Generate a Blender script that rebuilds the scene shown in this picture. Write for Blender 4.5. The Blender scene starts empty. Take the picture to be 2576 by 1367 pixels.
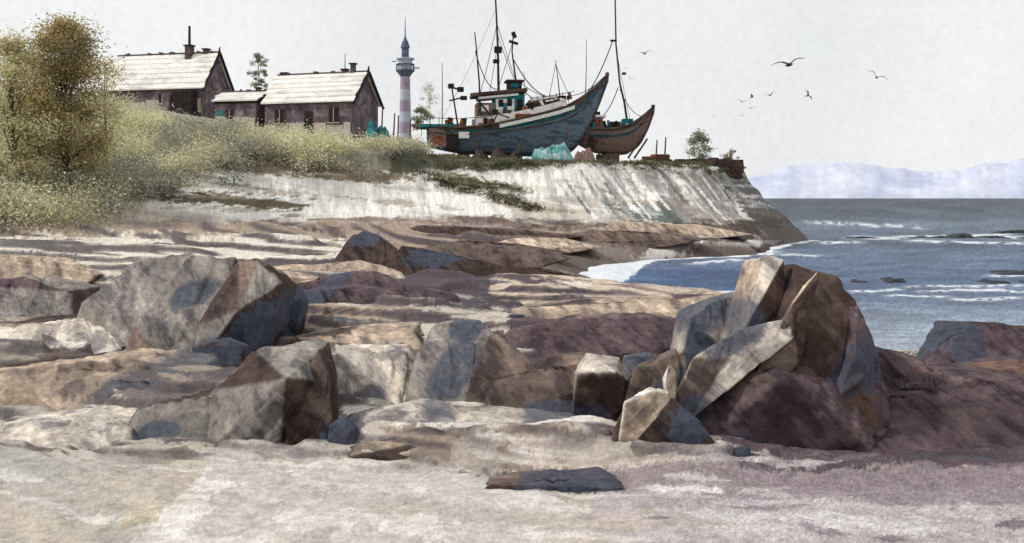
import bpy, bmesh, math, random
import numpy as np
from mathutils import Vector, noise as mn, Matrix
random.seed(4); rng=np.random.default_rng(7)
scene=bpy.context.scene
K=2576.0; EYE=4.0
def lin(c):
    return tuple(((v/255)/12.92 if v/255<=0.04045 else ((v/255+0.055)/1.055)**2.4) for v in c)
def linA(a):
    a=np.asarray(a,float)/255; return np.where(a<=0.04045,a/12.92,((a+0.055)/1.055)**2.4)
# image pixel column and row, plus depth -> world metres
def px_to_world(h,v,d): return Vector(((h-1288)*d/K, d, EYE-(v-495)*d/K))
# ---------------------------------------------------------------- materials
def wc(name,cols,scale=1.0,grain=0.35,bump=0.25,gscale=None,stretch=(1,1,1),rough=0.9,k=0.82,attr=None,bdist=0.05,spec=0.15,glo=0.45,ghi=0.6,streak=None,trans=0):
    m=bpy.data.materials.new(name); m.use_nodes=True; nt=m.node_tree; N=nt.nodes; L=nt.links
    b=N['Principled BSDF']; b.inputs['Roughness'].default_value=rough
    b.inputs['Specular IOR Level'].default_value=spec
    tc=N.new('ShaderNodeTexCoord'); mp=N.new('ShaderNodeMapping'); mp.inputs['Scale'].default_value=stretch
    L.new(tc.outputs['Object'],mp.inputs['Vector'])
    n2=N.new('ShaderNodeTexNoise'); n2.inputs['Scale'].default_value=gscale or scale*9
    n2.inputs['Detail'].default_value=9; n2.inputs['Roughness'].default_value=0.78
    L.new(mp.outputs[0],n2.inputs['Vector'])
    if attr:
        at=N.new('ShaderNodeAttribute'); at.attribute_name=attr; colout=at.outputs['Color']
    else:
        n1=N.new('ShaderNodeTexNoise'); n1.inputs['Scale'].default_value=scale; n1.inputs['Detail'].default_value=7
        n1.inputs['Roughness'].default_value=0.62; n1.inputs['Distortion'].default_value=0.5
        L.new(mp.outputs[0],n1.inputs['Vector'])
        r=N.new('ShaderNodeValToRGB'); L.new(n1.outputs['Fac'],r.inputs['Fac'])
        e=r.color_ramp.elements; n=len(cols)
        while len(e)<max(n,2): e.new(0.5)
        for i in range(n):
            e[i].position=0.36+0.28*i/max(1,n-1); c=lin(cols[i]); e[i].color=(c[0]*k,c[1]*k,c[2]*k,1)
        colout=r.outputs['Color']
    def scl(src,fac):
        mx=N.new('ShaderNodeVectorMath'); mx.operation='SCALE'; L.new(src,mx.inputs[0]); L.new(fac,mx.inputs['Scale']); return mx.outputs[0]
    if streak:
        # bedding planes: noise drawn out along a dipping direction
        m2=N.new('ShaderNodeMapping'); m2.inputs['Rotation'].default_value=(0,math.radians(streak[0]),0)
        L.new(tc.outputs['Object'],m2.inputs['Vector'])
        m3=N.new('ShaderNodeMapping'); m3.inputs['Scale'].default_value=(0.28,.6,1.7); L.new(m2.outputs[0],m3.inputs['Vector'])
        n3=N.new('ShaderNodeTexNoise'); n3.inputs['Scale'].default_value=streak[1]; n3.inputs['Detail'].default_value=8; n3.inputs['Roughness'].default_value=.62; n3.inputs['Distortion'].default_value=.3
        L.new(m3.outputs[0],n3.inputs['Vector'])
        r3=N.new('ShaderNodeValToRGB'); L.new(n3.outputs['Fac'],r3.inputs['Fac']); e=r3.color_ramp.elements
        while len(e)<6: e.new(.5)
        for i,(p,v) in enumerate([(.36,(.46,.45,.50)),(.43,(.62,.60,.63)),(.455,(.92,.90,.90)),(.54,(1.0,.98,.96)),(.57,(1.24,1.20,1.14)),(.66,(1.5,1.44,1.35))]):
            e[i].position=p; e[i].color=(v[0]*.6,v[1]*.6,v[2]*.6,1)
        mm=N.new('ShaderNodeMix'); mm.data_type='RGBA'; mm.blend_type='MULTIPLY'; mm.inputs[0].default_value=1
        L.new(colout,mm.inputs[6]); L.new(r3.outputs[0],mm.inputs[7])
        vv=N.new('ShaderNodeValue'); vv.outputs[0].default_value=1/.6
        colout=scl(mm.outputs[2],vv.outputs[0])
        # slate-grey mineral stain, ragged edge
        ad=N.new('ShaderNodeMath'); ad.operation='MULTIPLY_ADD'; L.new(n3.outputs['Fac'],ad.inputs[0]); ad.inputs[1].default_value=2.4; ad.inputs[2].default_value=-1.2
        a1=N.new('ShaderNodeMath'); a1.operation='MULTIPLY_ADD'; L.new(n2.outputs['Fac'],a1.inputs[0]); a1.inputs[1].default_value=1.2; a1.inputs[2].default_value=-.6
        a2=N.new('ShaderNodeMath'); a2.operation='ADD'; L.new(ad.outputs[0],a2.inputs[0]); L.new(at.outputs['Alpha'],a2.inputs[1])
        a3=N.new('ShaderNodeMath'); a3.operation='ADD'; L.new(a2.outputs[0],a3.inputs[0]); L.new(a1.outputs[0],a3.inputs[1])
        ms=N.new('ShaderNodeMapRange'); ms.inputs['From Min'].default_value=.5; ms.inputs['From Max'].default_value=.7; ms.inputs['To Max'].default_value=.8; L.new(a3.outputs[0],ms.inputs[0])
        c=lin((72,79,94)); m4=N.new('ShaderNodeMix'); m4.data_type='RGBA'; L.new(ms.outputs[0],m4.inputs[0]); L.new(colout,m4.inputs[6]); m4.inputs[7].default_value=(c[0],c[1],c[2],1); colout=m4.outputs[2]
    g=N.new('ShaderNodeMapRange'); g.inputs['From Min'].default_value=glo-0.1; g.inputs['From Max'].default_value=ghi
    g.inputs['To Min'].default_value=1-grain; g.inputs['To Max'].default_value=1+grain*0.45
    L.new(n2.outputs['Fac'],g.inputs['Value'])
    fin=scl(colout,g.outputs[0])
    L.new(fin,b.inputs['Base Color'])
    if bump:
        bp=N.new('ShaderNodeBump'); bp.inputs['Strength'].default_value=bump; bp.inputs['Distance'].default_value=bdist
        L.new(n2.outputs['Fac'],bp.inputs['Height']); L.new(bp.outputs[0],b.inputs['Normal'])
    if trans:
        tr=N.new('ShaderNodeBsdfTranslucent'); L.new(fin,tr.inputs[0]); mxs=N.new('ShaderNodeMixShader'); mxs.inputs[0].default_value=trans
        L.new(b.outputs[0],mxs.inputs[1]); L.new(tr.outputs[0],mxs.inputs[2]); L.new(mxs.outputs[0],N['Material Output'].inputs[0])
    return m
# ---------------------------------------------------------------- mesh helpers
def mk(name,verts,faces,mats,parent=None,midx=None,smooth=False):
    me=bpy.data.meshes.new(name); me.from_pydata([tuple(v) for v in verts],[],faces)
    if not isinstance(mats,(list,tuple)): mats=[mats]
    for m in mats: me.materials.append(m)
    if midx is not None: me.polygons.foreach_set('material_index',midx)
    if smooth: me.polygons.foreach_set('use_smooth',[True]*len(me.polygons))
    me.update(); o=bpy.data.objects.new(name,me); scene.collection.objects.link(o)
    if parent: o.parent=parent
    return o
def empty(name,loc,yaw=0):
    o=bpy.data.objects.new(name,None); scene.collection.objects.link(o); o.location=loc; o.rotation_euler=(0,0,math.radians(yaw)); return o
def box(parent,name,c,s,mat,rot=(0,0,0),bev=0.0):
    bm=bmesh.new(); bmesh.ops.create_cube(bm,size=1)
    for v in bm.verts: v.co=Vector((v.co.x*s[0],v.co.y*s[1],v.co.z*s[2]))
    if bev: bmesh.ops.bevel(bm,geom=bm.edges[:],offset=bev,segments=1,affect='EDGES')
    me=bpy.data.meshes.new(name); bm.to_mesh(me); bm.free(); me.materials.append(mat)
    o=bpy.data.objects.new(name,me); scene.collection.objects.link(o); o.location=c; o.rotation_euler=rot
    if parent: o.parent=parent
    return o
def tubegeo(pts,r0,r1,n=6):
    V=[];F=[];pts=[Vector(p) for p in pts];m=len(pts)
    for i,p in enumerate(pts):
        t=(pts[min(i+1,m-1)]-pts[max(i-1,0)]).normalized()
        a=t.cross(Vector((0,1,0.01)));
        if a.length<0.05: a=t.cross(Vector((1,0,0)))
        a.normalize(); b=t.cross(a); r=r0+(r1-r0)*i/(m-1)
        for j in range(n):
            an=2*math.pi*j/n; V.append(p+a*math.cos(an)*r+b*math.sin(an)*r)
    for i in range(m-1):
        for j in range(n):
            F.append((i*n+j,i*n+(j+1)%n,(i+1)*n+(j+1)%n,(i+1)*n+j))
    F.append(tuple(range(n))[::-1]); F.append(tuple((m-1)*n+j for j in range(n)))
    return V,F
def tube(parent,name,pts,r0,r1,mat,n=6):
    V,F=tubegeo(pts,r0,r1,n); return mk(name,V,F,mat,parent)
def sag(a,b,s,n=10):
    a=Vector(a);b=Vector(b)
    return [a.lerp(b,i/n)+Vector((0,0,-s*4*(i/n)*(1-i/n))) for i in range(n+1)]
# ---------------------------------------------------------------- numpy noise
def vn(x,y,seed=0):
    xi=np.floor(x);yi=np.floor(y);xf=x-xi;yf=y-yi
    def h(a,b):
        v=np.sin(a*127.1+b*311.7+seed*74.7)*43758.5453; return v-np.floor(v)
    u=xf*xf*(3-2*xf);w=yf*yf*(3-2*yf)
    return (h(xi,yi)*(1-u)+h(xi+1,yi)*u)*(1-w)+(h(xi,yi+1)*(1-u)+h(xi+1,yi+1)*u)*w
def fbm(x,y,seed=0,oct=5,g=0.5):
    s=0;a=1;t=0
    for i in range(oct):
        s=s+a*vn(x*2**i+i*17.3,y*2**i-i*9.1,seed+i);t+=a;a*=g
    return s/t
def sd_poly(X,Y,poly):
    poly=np.array(poly,float); n=len(poly)
    D=np.full(X.shape,1e18); ins=np.zeros(X.shape,bool)
    for i in range(n):
        ax,ay=poly[i];bx,by=poly[(i+1)%n]
        ex,ey=bx-ax,by-ay; l=ex*ex+ey*ey+1e-12
        t=np.clip(((X-ax)*ex+(Y-ay)*ey)/l,0,1)
        D=np.minimum(D,(X-ax-t*ex)**2+(Y-ay-t*ey)**2)
        c=((ay>Y)!=(by>Y)); 
        if ay!=by: ins^=c&(X<(bx-ax)*(Y-ay)/(by-ay)+ax)
    D=np.sqrt(D); return np.where(ins,D,-D)
def sm(x): x=np.clip(x,0,1); return x*x*(3-2*x)
# ---------------------------------------------------------------- terrain
COAST=[(-700,-90),(120,-90),(120,22),(40,26),(20,26),(14,25),(9.2,25),(8.8,34),(9.2,40),(8.6,42.5),(7,42),(5.2,41),(4.0,46),(3.4,53),(4.8,59),(9,65),(16.9,71),(21,82),(27,93.7),(24,100),(22,115),(10,150),(-60,300),(-700,400)]
PLAT=[(20.3,90),(15,86),(10.5,84),(3.5,82),(-6,80),(-14,75),(-22,64),(-32,56),(-60,48),(-700,40),(-700,390),(-60,285),(8,140),(19,104),(20.5,96)]
def height(X,Y):
    wob=(fbm(X/5,Y/5,3)-0.5)*2.0
    sc=sd_poly(X,Y,COAST)+wob*0.5
    zb=np.where(sc>0,1.05*(1-np.exp(-sc/3.0)),np.maximum(sc*0.35,-3))
    sp=sd_poly(X,Y,PLAT)+wob*0.7
    rise=np.maximum(0,-X-2)*0.17*sm((Y-66)/26)
    zt=6.8+rise-2.2*sm((-X-14)/14)*(1-sm((Y-62)/20))
    out=np.maximum(0,-sp)
    wdt=4.7+2.6*sm((-X-4)/12)
    f=np.exp(-out/wdt)*np.where(sc>0,1-np.exp(-sc/1.6),0)
    gul=(fbm((X+Y*0.3)/1.1,Y/6,11)-0.5)*sm(out/1.0)*np.exp(-out/6)*1.6
    z=zb+(zt-zb)*f+gul*(f>0.02)
    # rock benches across the beach: flat treads, short risers
    R_=X/np.maximum(Y,1)*8.0; T=np.log(np.maximum(Y,1))*6.0
    n=fbm(R_*.45+T*.12,T+R_*.12,51,4)
    q=n*10; fl=np.floor(q); fr=q-fl; bench=(fl+sm((fr-.62)/.38))/10
    amp=sm((Y-9.5)/5)*sm((sc-1)/9)*np.exp(-f*2)
    z=z+(bench-0.5)*amp*(0.95+0.035*np.minimum(Y,60))*np.where(Y>48,1.2,1.0)
    z=z+(fbm(X/2.2,Y/2.2,5)-0.5)*0.22*sm(sc/4)+(fbm(X/0.35,Y/0.35,8)-0.5)*0.07*sm(sc/2)
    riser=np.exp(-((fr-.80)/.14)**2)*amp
    return z,sc,sp,riser
def hz(x,y): return float(height(np.array([float(x)]),np.array([float(y)]))[0][0])
us=np.concatenate([np.linspace(-1.8,-0.56,50,endpoint=False),np.linspace(-0.56,0.56,1000),np.linspace(0.56,1.8,51)[1:]])
ds=np.concatenate([np.geomspace(1.5,8,60,endpoint=False),np.geomspace(8,56,460,endpoint=False),np.linspace(56,100,340,endpoint=False),np.geomspace(100,700,60)])
U,D=np.meshgrid(us,ds); X=U*D;Y=D.copy()
Z,SC,SP,RI=height(X,Y)
def paint(col,A,B,poly,c,soft=8,rag=18,alpha=1.0,ns=30,seed=1,stretch=1.0):
    poly=np.array(poly,float)
    x0,y0=poly.min(0)-rag*2-soft*2; x1,y1=poly.max(0)+rag*2+soft*2
    idx=np.where((A>x0)&(A<x1)&(B>y0)&(B<y1))
    if len(idx[0])==0: return
    a=A[idx];b=B[idx]
    sd=sd_poly(a,b,poly)
    sd=sd+(fbm(a/ns/stretch,b/ns,seed,4)-0.5)*2*rag+(fbm(a/4.5/stretch,b/3.0,seed+40,3,0.7)-0.5)*2.0*rag
    w=sm(sd/soft+0.5)*alpha*(0.80+0.4*fbm(a/60,b/25,seed+9,4))
    w=np.clip(w,0,1)[:,None]
    col[idx]=col[idx]*(1-w)+np.array(c,float)*w
S_=1288+U*K; T_=495+(EYE-1.0)*K/D     # image pixel coordinates of the beach on a nominal ground plane
P_=1288+X/82*K; Q_=495+(EYE-Z)*K/80   # image pixel coordinates of the bluff at a nominal depth
beach=np.zeros(X.shape+(3,))+np.array([198,186,170.])
pl=[
([(-200,640),(900,600),(900,680),(-200,720)],(222,210,194),1),
([(-300,540),(2000,540),(2000,650),(-300,650)],(166,146,128),1),
([(1150,600),(2000,590),(2000,650),(1200,655)],(108,92,84),.95),
([(-300,690),(190,690),(220,810),(-300,810)],(94,96,96),1),
([(-300,815),(560,820),(560,850),(-300,850)],(180,164,144),1),
([(-300,850),(200,850),(560,905),(-300,900)],(224,216,204),1),
([(-300,905),(560,915),(540,1010),(-300,1005)],(158,144,130),1),
([(100,900),(520,925),(480,950),(100,950)],(118,92,78),.8),
([(260,1000),(930,1010),(900,1120),(420,1120)],(118,110,108),1),
([(-300,1000),(280,1010),(300,1120),(-300,1110)],(190,184,174),1),
([(-300,1110),(120,1120),(170,1230),(-300,1270)],(176,172,164),.9),
([(380,1190),(480,1190),(330,1400),(200,1400)],(188,180,168),.8),
([(350,1120),(480,1180),(760,1260),(700,1300),(420,1240)],(196,182,166),.8),
([(330,1275),(820,1275),(800,1310),(300,1320)],(208,188,162),.7),
([(700,680),(1240,690),(1240,810),(690,820)],(86,76,82),1),
([(700,800),(1060,810),(1050,890),(700,880)],(170,150,128),1),
([(800,870),(1040,890),(1010,1000),(820,990)],(236,230,220),1),
([(1230,715),(1850,715),(1770,770),(1240,790)],(208,186,164),1),
([(1280,775),(1800,765),(1800,880),(1280,880)],(102,84,84),1),
([(1180,860),(1760,860),(1740,1060),(1180,1050)],(102,86,84),1),
([(1430,880),(1720,900),(1700,940),(1450,930)],(158,142,128),.9),
([(850,1020),(1100,1030),(1550,1060),(1500,1125),(1100,1120),(870,1070)],(232,224,214),1),
([(960,1105),(1350,1120),(1600,1160),(1500,1200),(1100,1190)],(156,136,120),.9),
([(1120,1190),(1350,1195),(1590,1195),(1570,1240),(1350,1240)],(78,74,80),1),
([(1280,1140),(1880,1160),(1850,1195),(1300,1185)],(208,194,180),1),
([(560,1150),(1150,1180),(1500,1300),(1500,1400),(300,1400)],(232,224,216),.9),
([(1500,1190),(2800,1120),(2800,1260),(1600,1290)],(156,140,142),.9),
([(1700,870),(2900,860),(2900,1170),(1850,1190)],(92,78,84),1),
([(2330,930),(2900,880),(2900,1060),(2380,1100)],(156,130,116),.8),
([(2100,870),(2230,880),(2260,1020),(2150,1000)],(74,76,98),.8),
([(2150,1040),(2500,1060),(2450,1130),(1930,1110)],(84,70,76),.8),
([(1500,1240),(2900,1230),(2900,1420),(1450,1420)],(194,182,182),.95),
([(1900,1200),(2900,1170),(2900,1290),(2000,1270)],(144,128,134),.7),
([(1700,1300),(2400,1330),(2300,1370),(1800,1340)],(224,218,216),.8),
([(700,1240),(1300,1290),(1900,1350),(1500,1360),(900,1300)],(192,176,160),.6),
]
for i,(p,c,a) in enumerate(pl): paint(beach,S_,T_,p,c,10,16,a,34,i+1,1.6)
for i in range(400):
    s=random.uniform(-100,2600); t=random.uniform(600,1200) if i<340 else random.uniform(1150,1390); l=random.uniform(60,330); h=random.uniform(3,12)*(t/1000); k=random.uniform(-.05,.22) if s<1500 else random.uniform(-.15,.12)
    c=random.choice([(234,228,218),(128,112,102),(94,82,86),(106,90,84),(186,166,144),(80,84,94),(224,216,204),(144,130,118),(72,66,70)])
    if t>1150: c=random.choice([(236,230,222),(200,186,170),(188,180,170),(222,212,200)]) if s<1600 else random.choice([(152,136,142),(204,194,192),(132,118,124),(222,214,212)])
    paint(beach,S_,T_,[(s,t),(s+l*.5,t+k*l*.5-h),(s+l,t+k*l),(s+l*.5,t+k*l*.5+h)],c,5,7,random.uniform(.45,.95),20,i+100,2.5)
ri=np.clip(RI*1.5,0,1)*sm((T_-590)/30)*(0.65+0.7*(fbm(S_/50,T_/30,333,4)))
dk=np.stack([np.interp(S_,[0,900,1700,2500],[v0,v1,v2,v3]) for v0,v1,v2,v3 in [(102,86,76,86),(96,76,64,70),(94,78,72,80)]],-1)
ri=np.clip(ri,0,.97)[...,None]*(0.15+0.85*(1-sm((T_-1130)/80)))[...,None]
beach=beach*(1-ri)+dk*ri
ln=fbm(S_/150,T_/70,77,4); ed=np.exp(-((ln-0.5)/0.010)**2)+0.8*np.exp(-((ln-0.58)/0.008)**2)
wv=(ed*0.40*sm((T_-980)/200)*(1-sm((S_-1200)/500)))[...,None]; beach=beach*(1-wv)+np.array([140,130,118.])*wv
pool=sm((ln-.5)/.006)*sm((T_-1050)/120)*(1-sm((S_-1100)/500))*0.5; pool=pool[...,None]; beach=beach*(1-pool)+np.array([194,188,180.])*pool
bl=np.zeros(X.shape+(3,))+np.array([234,230,220.])
cl=[
([(-400,560),(2200,552),(2200,700),(-400,700)],(166,148,130),1),
([(-400,100),(1000,100),(1060,440),(600,420),(440,500),(350,560),(-400,640)],(146,142,118),1),
([(400,455),(520,465),(880,505),(860,525),(600,500),(420,480)],(88,80,60),1),
([(590,405),(760,420),(1060,440),(1060,462),(700,445)],(116,100,80),.9),
([(480,440),(1180,520),(1180,530),(480,452)],(146,130,108),.5),
([(1060,425),(1180,440),(1340,480),(1300,500),(1120,470)],(78,80,54),1),
([(1000,380),(2000,380),(2000,408),(1400,412),(1000,445)],(94,94,74),1),
([(360,530),(700,545),(900,560),(760,580),(450,560)],(132,112,78),.9),
([(900,540),(1250,560),(1250,580),(900,575)],(166,144,118),.9),
([(1260,480),(1560,505),(1800,530),(1880,570),(1300,555)],(184,176,162),.8),
([(1500,510),(1700,515),(1720,570),(1600,570)],(88,102,98),.95),
([(1590,425),(1640,425),(1790,560),(1700,560)],(146,141,138),.8),
([(1720,430),(1860,430),(1880,560),(1800,560)],(124,119,114),.75),
([(1040,545),(1250,545),(1500,590),(1250,600)],(124,102,90),.95),
([(1300,565),(1900,565),(1990,680),(1300,680)],(80,67,62),1),
([(1830,390),(2300,390),(2300,640),(1960,640),(1860,480)],(92,90,88),.85),
([(700,600),(1200,585),(1200,615),(700,630)],(200,186,168),.9),
([(900,575),(1300,590),(1350,606),(920,600)],(108,92,84),.9),
]
for i,(p,c,a) in enumerate(cl): paint(bl,P_,Q_,p,c,7,12,a,26,i+300,2.2)
for i in range(300):
    s=random.uniform(300,1900); t=random.uniform(425,640) if i<180 else random.uniform(545,630); l=random.uniform(50,260); h=random.uniform(2,7); k=random.uniform(0.02,.16)
    c=random.choice([(236,232,224),(132,114,98),(92,80,70),(182,162,140),(224,216,204),(102,90,84),(74,66,66)]) if t>535 else random.choice([(240,238,232),(240,236,230),(146,134,112),(196,190,178),(208,200,186)])
    paint(bl,P_,Q_,[(s,t),(s+l*.5,t+k*l*.5-h),(s+l,t+k*l),(s+l*.5,t+k*l*.5+h)],c,4,6,random.uniform(.4,.95),18,i+500,2.5)
for i in range(70):
    s=random.uniform(1380,1860); t=random.uniform(415,470); l=random.uniform(30,110)
    paint(bl,P_,Q_,[(s,t),(s+6,t),(s+l*.6+8,t+l),(s+l*.6,t+l)],random.choice([(152,147,142),(114,110,106),(244,242,238),(172,166,158)]),4,4,.8,14,i+700,1)
w=sm((Z-1.9)/0.9)*sm((D-54)/8); w=np.maximum(w,sm((D-68)/8))[...,None]
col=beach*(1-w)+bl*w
wet=(np.exp(-np.maximum(SC,0)/0.9)*0.45)[...,None]; col=col*(1-wet)+np.array([92,84,82.])*wet
g=fbm(S_/3.2,T_/2.4,900,3,0.7); g2=fbm(S_/90,T_/40,901,5)
gr=0.26+0.32*sm((S_-1400)/500)*sm((T_-1000)/100)
col=col*(0.90+0.18*g2+gr*(g-0.5))[...,None]
lum=col.mean(-1,keepdims=True); col=col*.9+lum*.1
def gridmesh(name,X,Y,Z,col,mat,k=0.82):
    r,c=X.shape; me=bpy.data.meshes.new(name)
    co=np.stack([X,Y,Z],-1).reshape(-1,3).astype(np.float32)
    i=np.arange(r*c).reshape(r,c); f=np.stack([i[:-1,:-1],i[:-1,1:],i[1:,1:],i[1:,:-1]],-1).reshape(-1,4)
    me.vertices.add(len(co)); me.vertices.foreach_set('co',co.ravel())
    me.loops.add(f.size); me.loops.foreach_set('vertex_index',f.ravel().astype(np.int32))
    me.polygons.add(len(f)); me.polygons.foreach_set('loop_start',(np.arange(len(f))*4).astype(np.int32))
    me.update(calc_edges=True)
    ca=me.color_attributes.new('wash','FLOAT_COLOR','POINT')
    L=linA(np.clip(col,0,255)).reshape(-1,3)*k; L=np.concatenate([L,np.ones((len(L),1))],1).astype(np.float32)
    ca.data.foreach_set('color',L.ravel())
    me.polygons.foreach_set('use_smooth',np.ones(len(f),bool))
    me.materials.append(mat); o=bpy.data.objects.new(name,me); scene.collection.objects.link(o); return o
m_ground=wc('sand_and_chalk',None,gscale=7,grain=0.32,bump=0.8,attr='wash',bdist=0.06)
gridmesh('ground',X,Y,Z,col,m_ground,1.0)
# ---------------------------------------------------------------- sea
us2=np.concatenate([np.linspace(-1.8,-0.1,40,endpoint=False),np.linspace(-0.1,0.56,760),np.linspace(0.56,1.8,30)[1:]])
ds2=np.concatenate([np.geomspace(14,130,420,endpoint=False),np.geomspace(130,30000,90)])
U2,D2=np.meshgrid(us2,ds2);X2=U2*D2;Y2=D2.copy();Q2=495+EYE*K/D2;S2=1288+U2*K
an=[(495,(96,102,112)),(512,(76,84,94)),(545,(82,92,104)),(565,(106,120,136)),(590,(88,100,116)),(615,(80,92,112)),(640,(96,112,134)),(665,(94,110,136)),(705,(82,100,128)),(745,(92,108,132)),(780,(124,138,156)),(880,(160,170,182)),(1300,(170,180,190))]
qs=[a[0] for a in an]; sea=np.stack([np.interp(Q2,qs,[a[1][j] for a in an]) for j in range(3)],-1)
paint(sea,S2,Q2,[(1560,680),(1900,670),(1880,735),(1640,738),(1570,710)],(66,90,128),12,14,.8,30,5,2)
n=fbm(S2/110,Q2/9,21,5,.6); sea=sea*(0.74+0.52*n)[...,None]
n=fbm(S2/6,Q2/4,22,4,.7); sea=sea*(0.76+0.48*n)[...,None]
sc2=-sd_poly(X2,Y2,COAST)
fn=fbm(X2/1.4,Y2/2.6,31,4)
fo=sm((0.8+1.8*(fn-0.4)-sc2)/0.5)*(D2>36)
lines=[(2000,555,2350,575),(2130,600,2576,590),(1930,640,2090,644),(2250,722,2700,716),(1450,665,1640,664),(2200,742,2420,748),(1860,640,1990,632),(2380,596,2700,598),(1700,664,1900,650),(2280,732,2560,728),(2100,596,2300,602),(2020,612,2200,608),(2450,694,2620,690),(2100,735,2300,728),(2350,756,2600,750),(2250,606,2650,612),(2400,726,2700,738)]
for (a,b,c_,d_) in lines:
    t=np.clip((S2-a)/(c_-a),0,1); dy=Q2-(b+(d_-b)*t)+(fbm(S2/40,Q2/30,int(a))-0.5)*8
    inx=sm((S2-a)/60)*sm((c_-S2)/60); th=3.6
    fo=np.maximum(fo,inx*np.exp(-(dy/th)**2)*sm((fbm(S2/14,Q2/2,int(b))-0.3)/0.2))
paintm=np.zeros(X2.shape+(3,)); paint(paintm,S2,Q2,[(1380,660),(1640,655),(1590,690),(1570,715),(1480,700)],(1,1,1),10,10,1,20,61,1.5)
fo=np.maximum(fo,paintm[...,0]); fo=np.clip(fo,0,1)[...,None]
sea=sea*(1-fo)+np.array([242,245,248.])*fo
Z2=(fbm(X2/3,Y2/1.2,41,3)-0.5)*0.10*(D2<400)
m_sea=wc('sea_water',None,gscale=2.2,grain=0.3,bump=0.35,attr='wash',rough=0.6,spec=0.12,bdist=0.08)
gridmesh('sea',X2,Y2,Z2,sea,m_sea)
# ---------------------------------------------------------------- distant hills
V=[];F=[];nx=240
for j,(dd,hm) in enumerate([(2600,0),(2700,1),(2900,1.0),(3300,0.3)]):
    for i in range(nx):
        px=1500+i*8
        prof=np.interp(px,[1500,1880,1960,2060,2200,2330,2420,2500,2620,3400],[30,48,72,88,82,66,70,90,96,60])
        prof+= (fbm(np.array([px/60.]),np.array([j*0.3]),5)[0]-0.5)*22+(fbm(np.array([px/9.]),np.array([j*.7]),9)[0]-0.5)*9
        V.append(((px-1288)*dd/K,dd,-3+ (EYE+prof*dd/K)*hm))
for j in range(3):
    for i in range(nx-1): a=j*nx+i; F.append((a,a+1,a+nx+1,a+nx))
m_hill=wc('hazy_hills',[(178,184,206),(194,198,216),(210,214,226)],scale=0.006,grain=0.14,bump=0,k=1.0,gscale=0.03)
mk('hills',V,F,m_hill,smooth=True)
# ---------------------------------------------------------------- rocks
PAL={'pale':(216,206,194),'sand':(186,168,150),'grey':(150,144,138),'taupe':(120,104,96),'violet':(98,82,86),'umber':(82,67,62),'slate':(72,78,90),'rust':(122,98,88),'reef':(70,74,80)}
m_rock=wc('bedded_rock',None,gscale=8,grain=.42,bump=.85,attr='wash',streak=(-48,2.2),bdist=.05)
STAINS=[(365,775,17.7,.28,.2),(535,890,18.5,.45,.2),(905,603,35.7,.4,.3),(1085,650,35.5,.9,.3),(1130,965,13.6,.24,.32),(858,1092,12.9,.2,.18),(1285,808,25,.4,.12),(1430,1130,12,.4,.16),(2150,905,13.2,.3,.24),(1790,790,14.3,.28,.25),(700,800,21,.3,.4),(470,1040,14,.2,.1),(2250,905,17,.4,.2),(1745,1060,12,.2,.2),(2470,880,17,.2,.4),(1870,1145,12,.2,.1)]
STC=[(px_to_world(h,v,d),rx,rz,d) for h,v,d,rx,rz in STAINS]
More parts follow.
